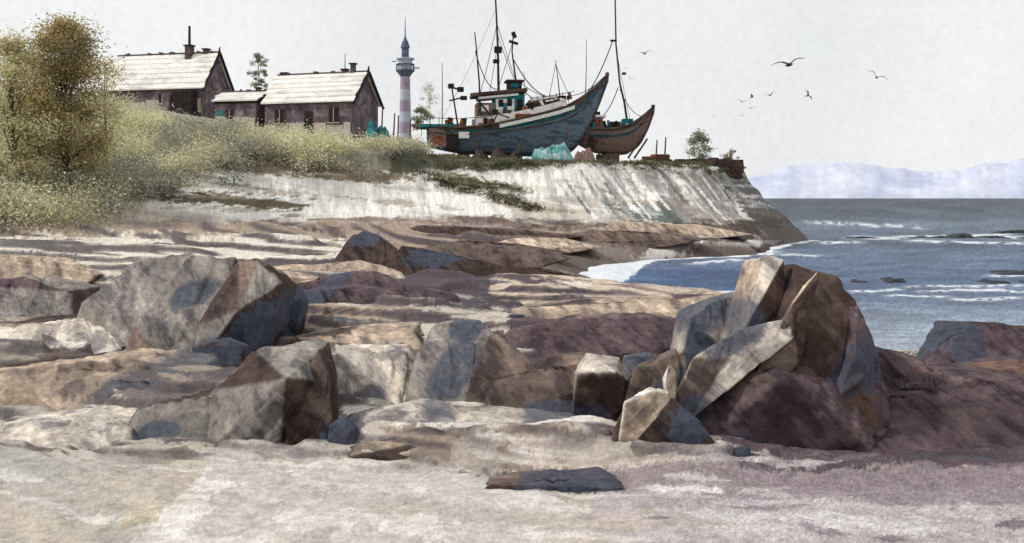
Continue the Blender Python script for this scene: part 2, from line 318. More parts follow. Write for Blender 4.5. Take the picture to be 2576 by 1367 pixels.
def slab(name,outline,pal,thick=1.5,lean=0.8,ridges=(),d=None,rough=0.05,jit=.15,zg=1.0,seed=0):
    ys=[p[1] for p in outline]; yb=max(ys); yt=min(ys)
    if d is None: d=(EYE-zg)*K/(yb-495)
    rnd=random.Random(len(outline)*31+int(yb)+int(outline[0][0])+seed)
    pts=[]
    H=(yb-yt)*d/K; cx=sum(p[0] for p in outline)/len(outline)
    for (h,v) in outline:
        f=(yb-v)/(yb-yt); di=d+lean*f
        p=px_to_world(h,v,di)
        if f<0.2: p.z-=0.35
        pts.append(p)
        q=p.copy(); cxx=(cx-1288)*di/K
        q.x=cxx+(q.x-cxx)*rnd.uniform(.7,.98); q.y+=thick*rnd.uniform(.8,1.15); q.z-=max(0.02,H*rnd.uniform(.08,.2)) if f>0.2 else 0
        pts.append(q)
    for (h,v,dd) in ridges: pts.append(px_to_world(h,v,d+dd))
    bm=bmesh.new()
    for p in pts: bm.verts.new(p)
    bmesh.ops.convex_hull(bm,input=bm.verts[:])
    bmesh.ops.delete(bm,geom=[v for v in bm.verts if not v.link_faces],context='VERTS')
    bmesh.ops.triangulate(bm,faces=bm.faces[:]); bm.normal_update()
    tris=[];cols=[]
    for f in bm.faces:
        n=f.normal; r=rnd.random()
        k=pal[0] if n.z>.5 else pal[1] if n.x<-.25 else pal[3] if n.x>.3 else pal[2]  # lit and shaded sides put in colour by facing: palette top, left, front, right
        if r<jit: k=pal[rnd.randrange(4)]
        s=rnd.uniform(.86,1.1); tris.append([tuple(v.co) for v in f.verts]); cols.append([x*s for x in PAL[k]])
    bm.free()
    tris=np.array(tris);cols=np.array(cols)
    C0=np.array([sum(p[i] for p in pts)/len(pts) for i in range(3)])
    el=max(np.linalg.norm(tris[:,0]-tris[:,1],axis=1).max(),0.2); n=int(min(34,max(5,el/(d*.0032))))
    bi=[(i,j) for i in range(n+1) for j in range(n+1-i)]; ix={p:k_ for k_,p in enumerate(bi)}
    B_=np.array([((n-i-j)/n,i/n,j/n) for i,j in bi])
    fc=[]
    for (i,j) in bi:
        if i+j<n:
            fc.append((ix[(i,j)],ix[(i+1,j)],ix[(i,j+1)]))
            if i+j<n-1: fc.append((ix[(i+1,j)],ix[(i+1,j+1)],ix[(i,j+1)]))
    fc=np.array(fc); nb=len(bi)
    co=np.einsum('bk,tkc->tbc',B_,tris).reshape(-1,3)
    F_=(fc[None]+ (np.arange(len(tris))*nb)[:,None,None]).reshape(-1,3)
    cc=np.repeat(cols,nb,axis=0)
    # weld and relax the arrises
    _,fi,inv=np.unique(np.round(co,4),axis=0,return_index=True,return_inverse=True); inv=inv.ravel()
    co=co[fi]; F_=inv[F_]; F_=F_[(F_[:,0]!=F_[:,1])&(F_[:,1]!=F_[:,2])&(F_[:,0]!=F_[:,2])]
    cnt_=np.bincount(inv,minlength=len(co)); cc=np.stack([np.bincount(inv,weights=cc[:,j],minlength=len(co))/cnt_ for j in range(3)],1)
    E=np.concatenate([F_[:,[0,1]],F_[:,[1,2]],F_[:,[2,0]]]); deg=np.bincount(E[:,0],minlength=len(co))[:,None]+1e-9
    for _ in range(2):
        av=np.stack([np.bincount(E[:,0],weights=co[E[:,1],j],minlength=len(co)) for j in range(3)],1)/deg
        co=co*.4+av*.6
        ac=np.stack([np.bincount(E[:,0],weights=cc[E[:,1],j],minlength=len(co)) for j in range(3)],1)/deg; cc=cc*.5+ac*.5
    sz=min(max(H,.5),1.6); a=(co[:,0]+.37*co[:,1])/sz; b=(co[:,2]-.45*co[:,1])/sz
    uu=a*.7+b*.7; vv=b*.7-a*.7
    nn=(fbm(a*1.6,b*1.6,3)-.5)*1.5+(fbm(a*8,b*8,9,3)-.5)*.7
    st=fbm(uu*1.0+5,vv*5,17,3)*5; st=(np.floor(st)+sm((st-np.floor(st)-.75)/.25))/5-.5
    dr=co-C0; dr/=np.linalg.norm(dr,axis=1)[:,None]+1e-9
    co=co+dr*((nn+st*2.3)*sz*rough*1.35)[:,None]
    cc=cc*(0.80+.40*fbm(a*3,b*3,5,4))[:,None]
    al=np.zeros(len(co))
    for (c,rx,rz,dd) in STC:
        if abs(dd-d)>3+d*.12: continue
        q=np.sqrt(((co[:,0]-c.x-.5*(co[:,2]-c.z))/rx)**2+((co[:,2]-c.z)/rz)**2)
        al=np.maximum(al,np.clip(1.7-.8*q,0,1))
    if pal[0]=='reef': al[:]=0
    me=bpy.data.meshes.new(name); me.vertices.add(len(co)); me.vertices.foreach_set('co',co.astype(np.float32).ravel())
    me.loops.add(F_.size); me.loops.foreach_set('vertex_index',F_.ravel().astype(np.int32)); me.polygons.add(len(F_)); me.polygons.foreach_set('loop_start',(np.arange(len(F_))*3).astype(np.int32)); me.update(calc_edges=True)
    ca=me.color_attributes.new('wash','FLOAT_COLOR','POINT'); Lc=np.concatenate([linA(np.clip(cc,0,255))*.9,al[:,None]],1).astype(np.float32); ca.data.foreach_set('color',Lc.ravel())
    me.polygons.foreach_set('use_smooth',np.ones(len(F_),bool)); me.materials.append(m_rock)
    o=bpy.data.objects.new(name,me); scene.collection.objects.link(o); return o
R='rock_slab'; LG='rock_ledge'
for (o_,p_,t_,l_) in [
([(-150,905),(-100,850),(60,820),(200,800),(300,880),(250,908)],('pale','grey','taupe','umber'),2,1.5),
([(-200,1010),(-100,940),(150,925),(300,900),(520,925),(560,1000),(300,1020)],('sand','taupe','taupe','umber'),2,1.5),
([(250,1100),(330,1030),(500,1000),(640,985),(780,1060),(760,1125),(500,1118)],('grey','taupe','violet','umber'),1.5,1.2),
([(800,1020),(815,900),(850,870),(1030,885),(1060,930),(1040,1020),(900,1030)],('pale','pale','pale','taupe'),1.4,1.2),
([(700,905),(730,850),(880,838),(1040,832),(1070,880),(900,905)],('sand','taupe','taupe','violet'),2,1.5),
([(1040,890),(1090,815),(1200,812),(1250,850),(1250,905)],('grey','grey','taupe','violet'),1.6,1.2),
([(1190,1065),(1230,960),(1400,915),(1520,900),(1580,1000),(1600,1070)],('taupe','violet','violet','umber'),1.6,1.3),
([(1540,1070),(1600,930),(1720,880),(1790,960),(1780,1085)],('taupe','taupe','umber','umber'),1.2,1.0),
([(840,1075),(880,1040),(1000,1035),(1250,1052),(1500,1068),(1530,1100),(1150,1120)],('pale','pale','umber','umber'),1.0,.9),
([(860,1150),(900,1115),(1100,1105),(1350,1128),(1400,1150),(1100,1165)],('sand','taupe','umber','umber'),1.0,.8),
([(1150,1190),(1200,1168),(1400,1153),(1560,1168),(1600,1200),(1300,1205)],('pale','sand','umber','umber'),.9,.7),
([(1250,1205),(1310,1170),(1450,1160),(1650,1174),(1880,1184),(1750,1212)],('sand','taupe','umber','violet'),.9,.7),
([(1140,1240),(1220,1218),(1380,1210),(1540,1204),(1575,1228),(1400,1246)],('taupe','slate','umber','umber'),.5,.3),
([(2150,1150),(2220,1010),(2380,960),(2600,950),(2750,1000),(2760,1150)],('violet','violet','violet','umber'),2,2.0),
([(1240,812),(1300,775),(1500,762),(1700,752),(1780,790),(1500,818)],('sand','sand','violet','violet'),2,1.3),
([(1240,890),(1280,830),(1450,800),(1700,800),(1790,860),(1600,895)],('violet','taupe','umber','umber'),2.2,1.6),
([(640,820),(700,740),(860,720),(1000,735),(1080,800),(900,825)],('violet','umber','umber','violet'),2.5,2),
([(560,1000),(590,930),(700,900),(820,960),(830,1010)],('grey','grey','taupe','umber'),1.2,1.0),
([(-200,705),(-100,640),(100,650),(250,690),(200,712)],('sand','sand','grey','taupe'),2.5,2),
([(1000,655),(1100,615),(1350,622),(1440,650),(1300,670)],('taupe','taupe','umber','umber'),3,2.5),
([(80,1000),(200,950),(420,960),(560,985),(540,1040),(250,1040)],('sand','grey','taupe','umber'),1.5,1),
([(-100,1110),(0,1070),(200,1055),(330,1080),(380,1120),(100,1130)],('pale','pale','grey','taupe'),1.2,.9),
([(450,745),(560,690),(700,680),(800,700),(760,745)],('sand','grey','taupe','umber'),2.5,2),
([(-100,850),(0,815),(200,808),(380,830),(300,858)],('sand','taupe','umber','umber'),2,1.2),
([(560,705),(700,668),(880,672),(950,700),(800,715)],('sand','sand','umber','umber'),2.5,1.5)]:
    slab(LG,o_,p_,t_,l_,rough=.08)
for (o_,p_,d_) in [([(1330,612),(1480,578),(1650,584),(1800,600),(1600,622)],('taupe','taupe','umber','umber'),67),
([(1420,590),(1560,558),(1760,566),(1900,590),(1700,600)],('sand','taupe','umber','umber'),73),
([(1640,630),(1740,606),(1850,608),(1930,628),(1800,638)],('umber','taupe','umber','umber'),72),
([(1180,626),(1300,598),(1420,600),(1520,622),(1350,636)],('sand','taupe','umber','umber'),60),
([(200,632),(400,604),(700,614),(900,626),(600,644)],('sand','taupe','umber','umber'),56),
([(880,604),(1050,566),(1300,576),(1480,594),(1250,612)],('taupe','taupe','umber','umber'),66),
([(950,645),(1150,605),(1300,612),(1440,636),(1200,655)],('taupe','taupe','umber','umber'),54),
([(560,600),(760,574),(950,582),(1050,598),(800,608)],('pale','sand','taupe','umber'),68),
([(1000,575),(1120,552),(1260,556),(1400,574),(1200,584)],('sand','taupe','taupe','umber'),73),
([(100,668),(300,640),(520,646),(620,662),(400,676)],('sand','taupe','violet','umber'),46)]:
    slab(LG,o_,p_,3,2,d=d_,rough=.09)
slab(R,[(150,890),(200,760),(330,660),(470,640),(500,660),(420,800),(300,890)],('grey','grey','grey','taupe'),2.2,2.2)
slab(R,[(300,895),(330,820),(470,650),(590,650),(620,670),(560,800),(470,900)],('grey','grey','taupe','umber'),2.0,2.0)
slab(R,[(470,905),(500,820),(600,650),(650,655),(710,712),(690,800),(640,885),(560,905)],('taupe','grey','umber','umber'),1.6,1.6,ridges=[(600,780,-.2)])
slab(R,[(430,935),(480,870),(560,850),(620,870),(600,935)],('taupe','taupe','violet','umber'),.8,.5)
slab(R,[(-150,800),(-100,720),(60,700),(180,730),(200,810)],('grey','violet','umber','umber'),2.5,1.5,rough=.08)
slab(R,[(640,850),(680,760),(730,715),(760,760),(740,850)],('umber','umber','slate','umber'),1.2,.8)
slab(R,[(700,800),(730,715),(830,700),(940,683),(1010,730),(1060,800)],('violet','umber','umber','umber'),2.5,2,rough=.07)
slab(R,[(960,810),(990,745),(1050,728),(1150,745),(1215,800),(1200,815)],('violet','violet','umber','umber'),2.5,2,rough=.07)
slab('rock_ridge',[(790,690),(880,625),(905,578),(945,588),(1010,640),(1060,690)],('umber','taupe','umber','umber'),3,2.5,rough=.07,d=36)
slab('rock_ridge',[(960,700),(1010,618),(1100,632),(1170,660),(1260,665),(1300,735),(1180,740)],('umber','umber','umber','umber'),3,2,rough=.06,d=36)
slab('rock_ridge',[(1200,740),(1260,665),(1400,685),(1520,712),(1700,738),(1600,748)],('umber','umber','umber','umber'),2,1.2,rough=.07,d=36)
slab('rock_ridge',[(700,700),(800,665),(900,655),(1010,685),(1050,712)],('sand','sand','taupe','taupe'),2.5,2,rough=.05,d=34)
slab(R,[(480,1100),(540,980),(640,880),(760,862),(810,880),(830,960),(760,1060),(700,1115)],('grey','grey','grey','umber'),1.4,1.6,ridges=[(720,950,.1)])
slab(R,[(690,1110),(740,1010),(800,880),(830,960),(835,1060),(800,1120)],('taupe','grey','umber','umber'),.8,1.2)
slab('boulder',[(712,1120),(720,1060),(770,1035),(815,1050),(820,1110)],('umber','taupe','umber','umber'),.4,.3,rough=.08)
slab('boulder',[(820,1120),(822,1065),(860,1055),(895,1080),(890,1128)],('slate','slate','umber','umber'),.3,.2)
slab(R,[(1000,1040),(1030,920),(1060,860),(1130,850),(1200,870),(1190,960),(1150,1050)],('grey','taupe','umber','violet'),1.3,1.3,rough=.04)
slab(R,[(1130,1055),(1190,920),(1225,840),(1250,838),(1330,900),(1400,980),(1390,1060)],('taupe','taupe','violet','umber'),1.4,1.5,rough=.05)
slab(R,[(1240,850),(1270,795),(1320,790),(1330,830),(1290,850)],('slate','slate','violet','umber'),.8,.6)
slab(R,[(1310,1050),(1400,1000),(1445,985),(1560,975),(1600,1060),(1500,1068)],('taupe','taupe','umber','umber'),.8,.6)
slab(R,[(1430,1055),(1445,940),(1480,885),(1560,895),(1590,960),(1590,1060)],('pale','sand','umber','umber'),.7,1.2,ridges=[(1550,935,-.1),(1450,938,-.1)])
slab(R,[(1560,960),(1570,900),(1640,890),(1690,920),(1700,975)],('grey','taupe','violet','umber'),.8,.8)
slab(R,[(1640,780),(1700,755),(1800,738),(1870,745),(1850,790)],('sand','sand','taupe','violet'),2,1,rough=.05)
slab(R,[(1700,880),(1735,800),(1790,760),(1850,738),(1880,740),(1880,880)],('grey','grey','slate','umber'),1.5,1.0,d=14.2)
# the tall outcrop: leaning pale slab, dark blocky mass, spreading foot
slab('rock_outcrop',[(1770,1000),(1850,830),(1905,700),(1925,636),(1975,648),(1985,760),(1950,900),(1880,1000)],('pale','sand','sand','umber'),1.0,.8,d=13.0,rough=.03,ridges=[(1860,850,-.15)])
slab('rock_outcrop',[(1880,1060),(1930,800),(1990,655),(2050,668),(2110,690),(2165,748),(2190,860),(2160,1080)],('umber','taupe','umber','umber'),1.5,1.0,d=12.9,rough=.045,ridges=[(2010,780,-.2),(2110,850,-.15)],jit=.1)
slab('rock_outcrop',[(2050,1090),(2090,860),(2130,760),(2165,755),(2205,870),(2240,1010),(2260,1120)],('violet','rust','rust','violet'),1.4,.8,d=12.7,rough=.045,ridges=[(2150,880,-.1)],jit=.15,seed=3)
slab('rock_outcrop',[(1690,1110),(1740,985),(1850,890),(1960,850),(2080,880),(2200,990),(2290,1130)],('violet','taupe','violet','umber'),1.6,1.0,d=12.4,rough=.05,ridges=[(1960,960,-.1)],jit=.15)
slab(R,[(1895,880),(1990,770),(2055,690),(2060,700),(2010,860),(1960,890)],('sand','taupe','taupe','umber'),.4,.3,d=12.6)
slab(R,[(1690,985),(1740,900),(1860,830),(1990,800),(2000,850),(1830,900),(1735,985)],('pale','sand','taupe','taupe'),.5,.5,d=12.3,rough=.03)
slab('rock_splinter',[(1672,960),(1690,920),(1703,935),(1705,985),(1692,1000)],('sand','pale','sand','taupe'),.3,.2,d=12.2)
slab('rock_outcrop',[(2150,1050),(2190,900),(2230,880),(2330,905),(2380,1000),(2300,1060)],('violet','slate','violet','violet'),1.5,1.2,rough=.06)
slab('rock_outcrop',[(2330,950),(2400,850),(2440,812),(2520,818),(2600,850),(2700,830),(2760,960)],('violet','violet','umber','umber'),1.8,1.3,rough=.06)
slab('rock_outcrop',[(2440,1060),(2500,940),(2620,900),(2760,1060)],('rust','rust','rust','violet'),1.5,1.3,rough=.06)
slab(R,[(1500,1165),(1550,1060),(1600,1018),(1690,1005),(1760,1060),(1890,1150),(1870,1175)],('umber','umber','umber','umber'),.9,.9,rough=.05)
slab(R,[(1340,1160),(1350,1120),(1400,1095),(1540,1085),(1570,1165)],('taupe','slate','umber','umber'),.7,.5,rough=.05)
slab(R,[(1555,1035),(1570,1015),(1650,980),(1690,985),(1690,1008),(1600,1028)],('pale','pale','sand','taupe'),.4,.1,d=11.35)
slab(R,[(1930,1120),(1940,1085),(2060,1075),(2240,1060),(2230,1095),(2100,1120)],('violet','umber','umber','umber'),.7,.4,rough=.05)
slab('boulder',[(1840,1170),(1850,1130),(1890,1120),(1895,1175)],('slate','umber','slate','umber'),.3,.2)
def reef(x0,x1,v,hh,d):
    n=max(3,int((x1-x0)/70))
    for i in range(n):
        a=x0+(x1-x0)*i/n+random.uniform(-15,15); b=a+(x1-x0)/n*random.uniform(1.4,2.4); t=hh*random.uniform(.3,1)
        slab('reef',[(a,v+3),(a+(b-a)*.3,v-t*.5),(a+(b-a)*.6,v-t*.8),(b,v+2),(a+(b-a)*.6,v+5)],('reef','reef','reef','reef'),2.2,1.0,d=d,rough=.12)
reef(2020,2330,602,10,98); reef(2280,2720,602,20,98)
reef(2480,2720,585,14,112); reef(2110,2280,718,22,47); reef(2380,2720,724,34,46); reef(2220,2340,748,10,41.5); reef(2490,2720,690,28,52)
# ---------------------------------------------------------------- foliage
m_leaf=wc('foliage',None,gscale=1.5,grain=0.2,bump=0,attr='wash',rough=1,spec=0,trans=.45)
m_bark=wc('bark',[(80,70,58),(110,98,80)],scale=2)
def leaves(name,clumps,size=(0.1,0.26),parent=None,dens=1.0):
    P=[];C=[];S=[]
    for (cx,cy,cz,rx,ry,rz,n,c) in clumps:
        n=max(3,int(n*dens)); v=rng.normal(size=(n,3)); v/=np.linalg.norm(v,axis=1)[:,None]
        r=rng.random(n)**0.45*(1+0.3*rng.normal(size=n).clip(-1,2.4))
        P.append(np.array([cx,cy,cz])+v*r[:,None]*np.array([rx,ry,rz]))
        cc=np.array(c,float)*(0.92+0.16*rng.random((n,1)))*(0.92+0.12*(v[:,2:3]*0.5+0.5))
        C.append(cc); S.append(rng.uniform(size[0],size[1],n))
    P=np.concatenate(P);C=np.concatenate(C);S=np.concatenate(S);n=len(P)
    a=rng.normal(size=(n,3));a/=np.linalg.norm(a,axis=1)[:,None]
    b=np.cross(a,rng.normal(size=(n,3)));b/=np.linalg.norm(b,axis=1)[:,None]
    a=a*S[:,None]*0.5;b=b*S[:,None]*0.35
    co=np.stack([P-a,P+b,P+a,P-b],1).reshape(-1,3).astype(np.float32)
    me=bpy.data.meshes.new(name); me.vertices.add(4*n); me.vertices.foreach_set('co',co.ravel())
    me.loops.add(4*n); me.loops.foreach_set('vertex_index',np.arange(4*n,dtype=np.int32))
    me.polygons.add(n); me.polygons.foreach_set('loop_start',(np.arange(n)*4).astype(np.int32))
    me.update(calc_edges=True)
    ca=me.color_attributes.new('wash','FLOAT_COLOR','POINT')
    Lc=np.repeat(linA(np.clip(C,0,255)),4,axis=0); Lc=np.concatenate([Lc,np.ones((4*n,1))],1).astype(np.float32)
    ca.data.foreach_set('color',Lc.ravel()); me.materials.append(m_leaf)
    o=bpy.data.objects.new(name,me); scene.collection.objects.link(o)
    if parent: o.parent=parent
    return o
def tree(name,h,vb,vt,d,wpx,cols,ncl=40,nl=260,crown_base=0.35,size=(.1,.26),r=.16,gap=1.0,cl=.22):
    base=px_to_world(h,vb,d); top=px_to_world(h,vt,d); H=top.z-base.z; W=wpx*d/K/2
    e=empty(name,base); V=[];F=[]
    def add(pts,a,b):
        v,f=tubegeo(pts,a,b,6); o=len(V); V.extend(v); F.extend([tuple(i+o for i in q) for q in f])
    add([(0,0,-.5),(W*.08,0,H*.3),(-W*.05,0,H*.6),(0,0,H*.92)],r,r*.25)
    cls=[]
    for i in range(ncl):
        t=random.random(); z=H*(crown_base+(1-crown_base)*t*.93)
        rad=W*math.sqrt(max(0,1-(2*t-.75)**2*.75))*random.uniform(.25,1)*gap; a=random.uniform(0,2*math.pi)
        x=rad*math.cos(a);y=rad*math.sin(a)*.8
        cr=W*cl*random.uniform(.6,1.4)
        cls.append((x,y,z,cr*1.15,cr,cr*.85,nl*random.uniform(.5,1.3),random.choice(cols)))
        if i%2==0: add([(0,0,z*random.uniform(.5,.75)),(x*.5,y*.5,z*.85),(x,y,z)],r*.35,r*.08)
    mk('trunk_and_limbs',V,F,m_bark,e); leaves('crown',cls,size,e); return e
OL=[(192,172,120),(168,150,106),(206,192,146),(152,136,100),(214,204,160),(180,160,110),(134,124,96)]
YG=[(232,228,188),(222,218,168),(204,200,160),(238,234,204),(190,186,154)]
GR=[(162,164,150),(180,178,160),(136,140,134),(186,180,150),(216,208,170),(150,148,128),(168,164,152)]
tree('broadleaf_tree',160,500,36,60,255,OL,110,430,.18,size=(.07,.19),r=.16,cl=.34)
tree('broadleaf_tree',30,520,85,57,220,YG+OL[:3],70,300,.1,size=(.07,.19),r=.12,cl=.4)
tree('broadleaf_tree',265,480,130,66,150,YG,44,120,.15,size=(.07,.16),r=.06,cl=.4)
tree('small_tree',650,230,128,108,54,[(176,178,158),(190,190,170),(150,154,138)],30,110,.1,size=(.08,.2),r=.05)
tree('small_bush',1080,300,205,118,70,[(206,202,184),(214,212,196),(190,188,176)],24,60,.1,size=(.07,.17),r=.02,cl=.3)
tree('small_bush',1756,402,330,88,76,[(140,142,118),(116,116,98),(166,162,136)],32,90,.05,size=(.08,.18),r=.03,cl=.28)
tree('small_bush',1838,404,374,89,44,[(176,170,150),(150,144,126)],16,50,.1,size=(.07,.16),r=.02,cl=.3)
tree('small_bush',1060,330,268,96,56,[(176,174,144),(150,152,130)],22,100,.05,size=(.08,.2),r=.03,cl=.3)
cls=[];cnt=0;tries=0
while cnt<1250 and tries<60000:
    tries+=1
    y=random.uniform(47,94); h=random.uniform(-260,1060); x=(h-1288)*y/K
    z=hz(x,y); v=495+(EYE-z)*K/y
    vmax=np.interp(h,[-260,0,260,420,560,640,820,1040],[600,575,560,500,430,412,428,432])
    vtop=np.interp(h,[-260,0,280,450,560,700,900,1040],[230,250,295,312,330,362,370,376])
    if v>vmax+random.gauss(0,14) or v<vtop: continue
    r=random.uniform(.7,1.5)*(1.25 if h<350 else 1)*(1.0 if h<800 else .8)
    f=(v-vtop)/(vmax-vtop)
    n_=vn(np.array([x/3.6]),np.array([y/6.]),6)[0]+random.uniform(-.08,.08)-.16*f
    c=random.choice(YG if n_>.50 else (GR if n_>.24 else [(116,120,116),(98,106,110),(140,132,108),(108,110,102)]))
    cls.append((x,y,z+r*.45,r*1.3,r,r*.8,220,c)); cnt+=1
leaves('shrubs',cls,(.06,.18))
cls=[]
for i in range(260):
    x=random.uniform(-9,20); y=np.interp(x,[-9,-6,3.5,10.5,15,20.3],[79,80,82,84,86,90])+random.uniform(-.8,1.5)
    c=random.choice([(104,104,82),(130,126,94),(84,88,74),(116,114,96),(150,142,110)])
    cls.append((x,y,hz(x,y)+.05,.7,.5,.16+.12*random.random(),70,c))
for i in range(60):
    t=random.random(); x=-6+t*8+random.gauss(0,.6); y=78.5-t*1.5+random.gauss(0,.5)
    cls.append((x,y,hz(x,y)+.05,.8,.5,.2,70,random.choice([(92,92,68),(114,108,76)])))
for i in range(90):
    t=random.random(); x=-25+t*12; y=64+t*9+random.gauss(0,.7)
    cls.append((x,y,hz(x,y)+.05,.9,.5,.2,70,random.choice([(106,98,76),(130,120,90)])))
leaves('grass',cls,(.06,.2))
# ---------------------------------------------------------------- houses
m_wall=wc('brick_wall',[(100,88,98),(130,114,124),(176,158,152)],scale=.9,grain=.35,k=.68)
m_wash=wc('whitewashed_wall',[(222,212,196),(200,186,168),(232,228,220)],scale=1.2)
m_roof=wc('pale_roof_slates',[(200,194,188),(236,232,226),(220,210,200)],scale=.8,grain=.28,stretch=(.4,1,1),k=1.0)
m_dark=wc('dark_timber',[(40,36,38),(64,54,52)],scale=2)
m_brick=wc('chimney_stone',[(70,62,64),(120,104,100)],scale=3)
m_tealp=wc('teal_paint',[(30,110,116),(52,140,144),(40,84,92)],scale=1.6)
def house(name,loc,yaw,L,W,hw,hr,wins,chim,courses=6,doors=(),zp=.75):
    e=empty(name,loc,yaw); l=L/2;w=W/2
    V=[(-l,-w,-1),(l,-w,-1),(l,w,-1),(-l,w,-1),(-l,-w,hw),(l,-w,hw),(l,w,hw),(-l,w,hw),(-l,0,hw+hr),(l,0,hw+hr)]
    mk('walls',V,[(0,1,5,4),(1,2,6,9,5),(2,3,7,6),(3,0,4,8,7)],m_wall,e)
    V=[];F=[];ov=.35
    for sgn in (-1,1):
        for c in range(courses):
            a=c/courses; b=(c+1)/courses+.04
            def P(t,up):
                return sgn*(w+.3)*(1-t), hw-0.3*hr/w+(hr+.3*hr/w)*t+up
            jag=random.uniform(-.25,.25); jr=random.uniform(-.1,.16)
            o=len(V)
            for (yy,zz) in (P(a,.18),P(min(b,1),.05),P(a,.03),P(min(b,1),.0)): V+= [(-l-ov+jag,yy,zz),(l+ov*.8+jr,yy,zz+random.uniform(-.03,.03))]
            F+=[(o,o+1,o+3,o+2),(o+4,o+6,o+7,o+5),(o,o+4,o+5,o+1),(o+1,o+5,o+7,o+3),(o,o+2,o+6,o+4)]
    mk('roof',V,F,m_roof,e)
    for sgn in (-1,1): tube(e,'barge_board',[(l+.38,sgn*(w+.4),hw-.46*hr/w),(l+.38,0,hw+hr+.05)],.15,.17,m_dark,4)
    tube(e,'ridge_cap',[(-l-.3,0,hw+hr+.1),(l+.35,0,hw+hr+.12)],.08,.08,m_brick,5)
    for i in range(7): box(e,'ridge_tile',(random.uniform(-l,l),0,hw+hr+.18),(random.uniform(.15,.5),.2,random.uniform(.1,.25)),m_brick,(0,random.uniform(-.3,.3),0))
    tube(e,'ridge_finial',[(l+.3,0,hw+hr),(l+.36,0,hw+hr+.6)],.16,.05,m_dark,5)
    tube(e,'eave_beam',[(-l,-w-.12,hw-.22),(l,-w-.12,hw-.22)],.09,.09,m_dark,4)
    for (x,z,ww,hh) in wins:
        box(e,'window_frame',(x,-w-.03,z),(ww+.16,.08,hh+.16),m_brick); box(e,'window_pane',(x,-w-.08,z),(ww,.04,hh),m_dark)
        box(e,'window_mullion',(x,-w-.11,z),(.06,.03,hh),m_wash); box(e,'window_sill',(x,-w-.14,z-hh/2-.1),(ww+.3,.2,.08),m_wash)
    last=-l
    for (x,dw,dh,_) in sorted(doors)+[(l+.4,.8,0,0)]:
        a=last+.05;b=x-dw/2-.08
        while b-a>.3:
            ww=min(b-a,random.uniform(1.0,1.9)); hh=random.uniform(.9,1.5)
            box(e,'plinth',(a+ww/2,-w-.05,zp+random.uniform(-.15,.15)),(ww-.06,.09,hh),m_wash); a+=ww
        last=x+dw/2+.08
        if dh: box(e,'door',(x,-w-.04,dh/2),(dw,.07,dh),m_dark)
    for (x,y,hh,ww) in chim:
        zr=hw+hr*(1-abs(y)/w)
        box(e,'chimney',(x,y,zr+hh/2-.2),(ww,ww,hh+.5),m_brick,bev=.04); box(e,'chimney_cap',(x,y,zr+hh+.08),(ww+.2,ww+.2,.12),m_dark)
    return e
h2=house('brick_house',(-17.98,97,9.5),-18,9,5.5,3.4,2.7,[(-2.9,2.0,.9,1.2),(2.7,2.0,.9,1.3)],[(-4.1,.2,.4,.5),(2.3,.2,.5,.5),(3.2,.1,.9,.42)],doors=[(0.1,.85,2.4,0)])
tube(h2,'roof_vent',[(2.3,.2,6.4),(2.3,.2,8.0)],.05,.03,m_dark,5)
h1=house('brick_house',(-34.97,104,12.2),-14,11,5.5,2.7,3.5,[(1.2,1.5,.7,.9)],[(2.6,-.2,1.0,.7),(4.3,.1,.5,.5)],7)
tube(h1,'chimney_pipe',[(2.6,-.2,6.5),(2.6,-.2,9.0)],.16,.13,m_dark,6)
box(h1,'porch',(4.0,-3.3,1.0),(2.2,1.0,2.4),m_dark,bev=.1)
box(h1,'porch_side',(2.2,-3.4,.9),(.8,.9,1.9),m_wall,bev=.08)
h3=house('stone_shed',(-25.6,99,10.2),-16,4.4,4.2,2.95,.95,[(-.6,1.6,.7,.9)],[(1.2,0,.3,.4)],4)
box(h3,'teal_door',(-1.6,-2.15,1.1),(.7,.08,1.9),m_tealp)
# ---------------------------------------------------------------- lighthouse
def lathe(parent,name,prof,mat,n=20):
    V=[];F=[]
    for (r,z) in prof:
        for j in range(n): a=2*math.pi*j/n; V.append((r*math.cos(a),r*math.sin(a),z))
    for i in range(len(prof)-1):
        for j in range(n): F.append((i*n+j,i*n+(j+1)%n,(i+1)*n+(j+1)%n,(i+1)*n+j))
    F.append(tuple(range(n))[::-1]);F.append(tuple((len(prof)-1)*n+j for j in range(n)))
    return mk(name,V,F,mat,parent)
m_lhw=wc('lighthouse_white',[(184,188,204),(208,212,222)],scale=1)
m_lhp=wc('lighthouse_mauve',[(158,146,166),(180,170,186)],scale=1)
m_lhd=wc('lighthouse_iron',[(84,92,112),(120,128,148)],scale=2)
lh=empty('lighthouse',(-14.6,140,8))
zz=[0,4.6,6.2,7.6,9.2,10.6,12.6]
for i in range(6):
    r0=.95-.3*zz[i]/12.6;r1=.95-.3*zz[i+1]/12.6
    lathe(lh,'tower_band',[(r0,zz[i]),(r1,zz[i+1])],[m_lhw,m_lhp][i%2])
lathe(lh,'gallery',[(.65,12.4),(1.15,13.1),(1.3,13.15),(1.3,13.35),(.8,13.36)],m_lhd)
for j in range(14):
    a=2*math.pi*j/14; tube(lh,'railing_post',[(1.22*math.cos(a),1.22*math.sin(a),13.3),(1.22*math.cos(a),1.22*math.sin(a),14.1)],.04,.04,m_lhd,4)
lathe(lh,'railing',[(1.2,14.05),(1.27,14.05),(1.27,14.15),(1.2,14.15)],m_lhd)
lathe(lh,'watch_room',[(.95,13.37),(.95,14.7),(1.25,14.75),(1.25,14.95),(.6,14.96)],m_lhw)
lathe(lh,'lantern',[(.5,14.9),(.5,16.3),(.66,16.35),(.5,16.9),(.2,17.6),(.1,18)],m_lhd,12)
tube(lh,'spire',[(0,0,17.9),(0,0,20.6)],.09,.03,m_lhd)
tube(lh,'crosstree',[(-.45,0,17.2),(.45,0,17.2)],.06,.06,m_lhd,4)
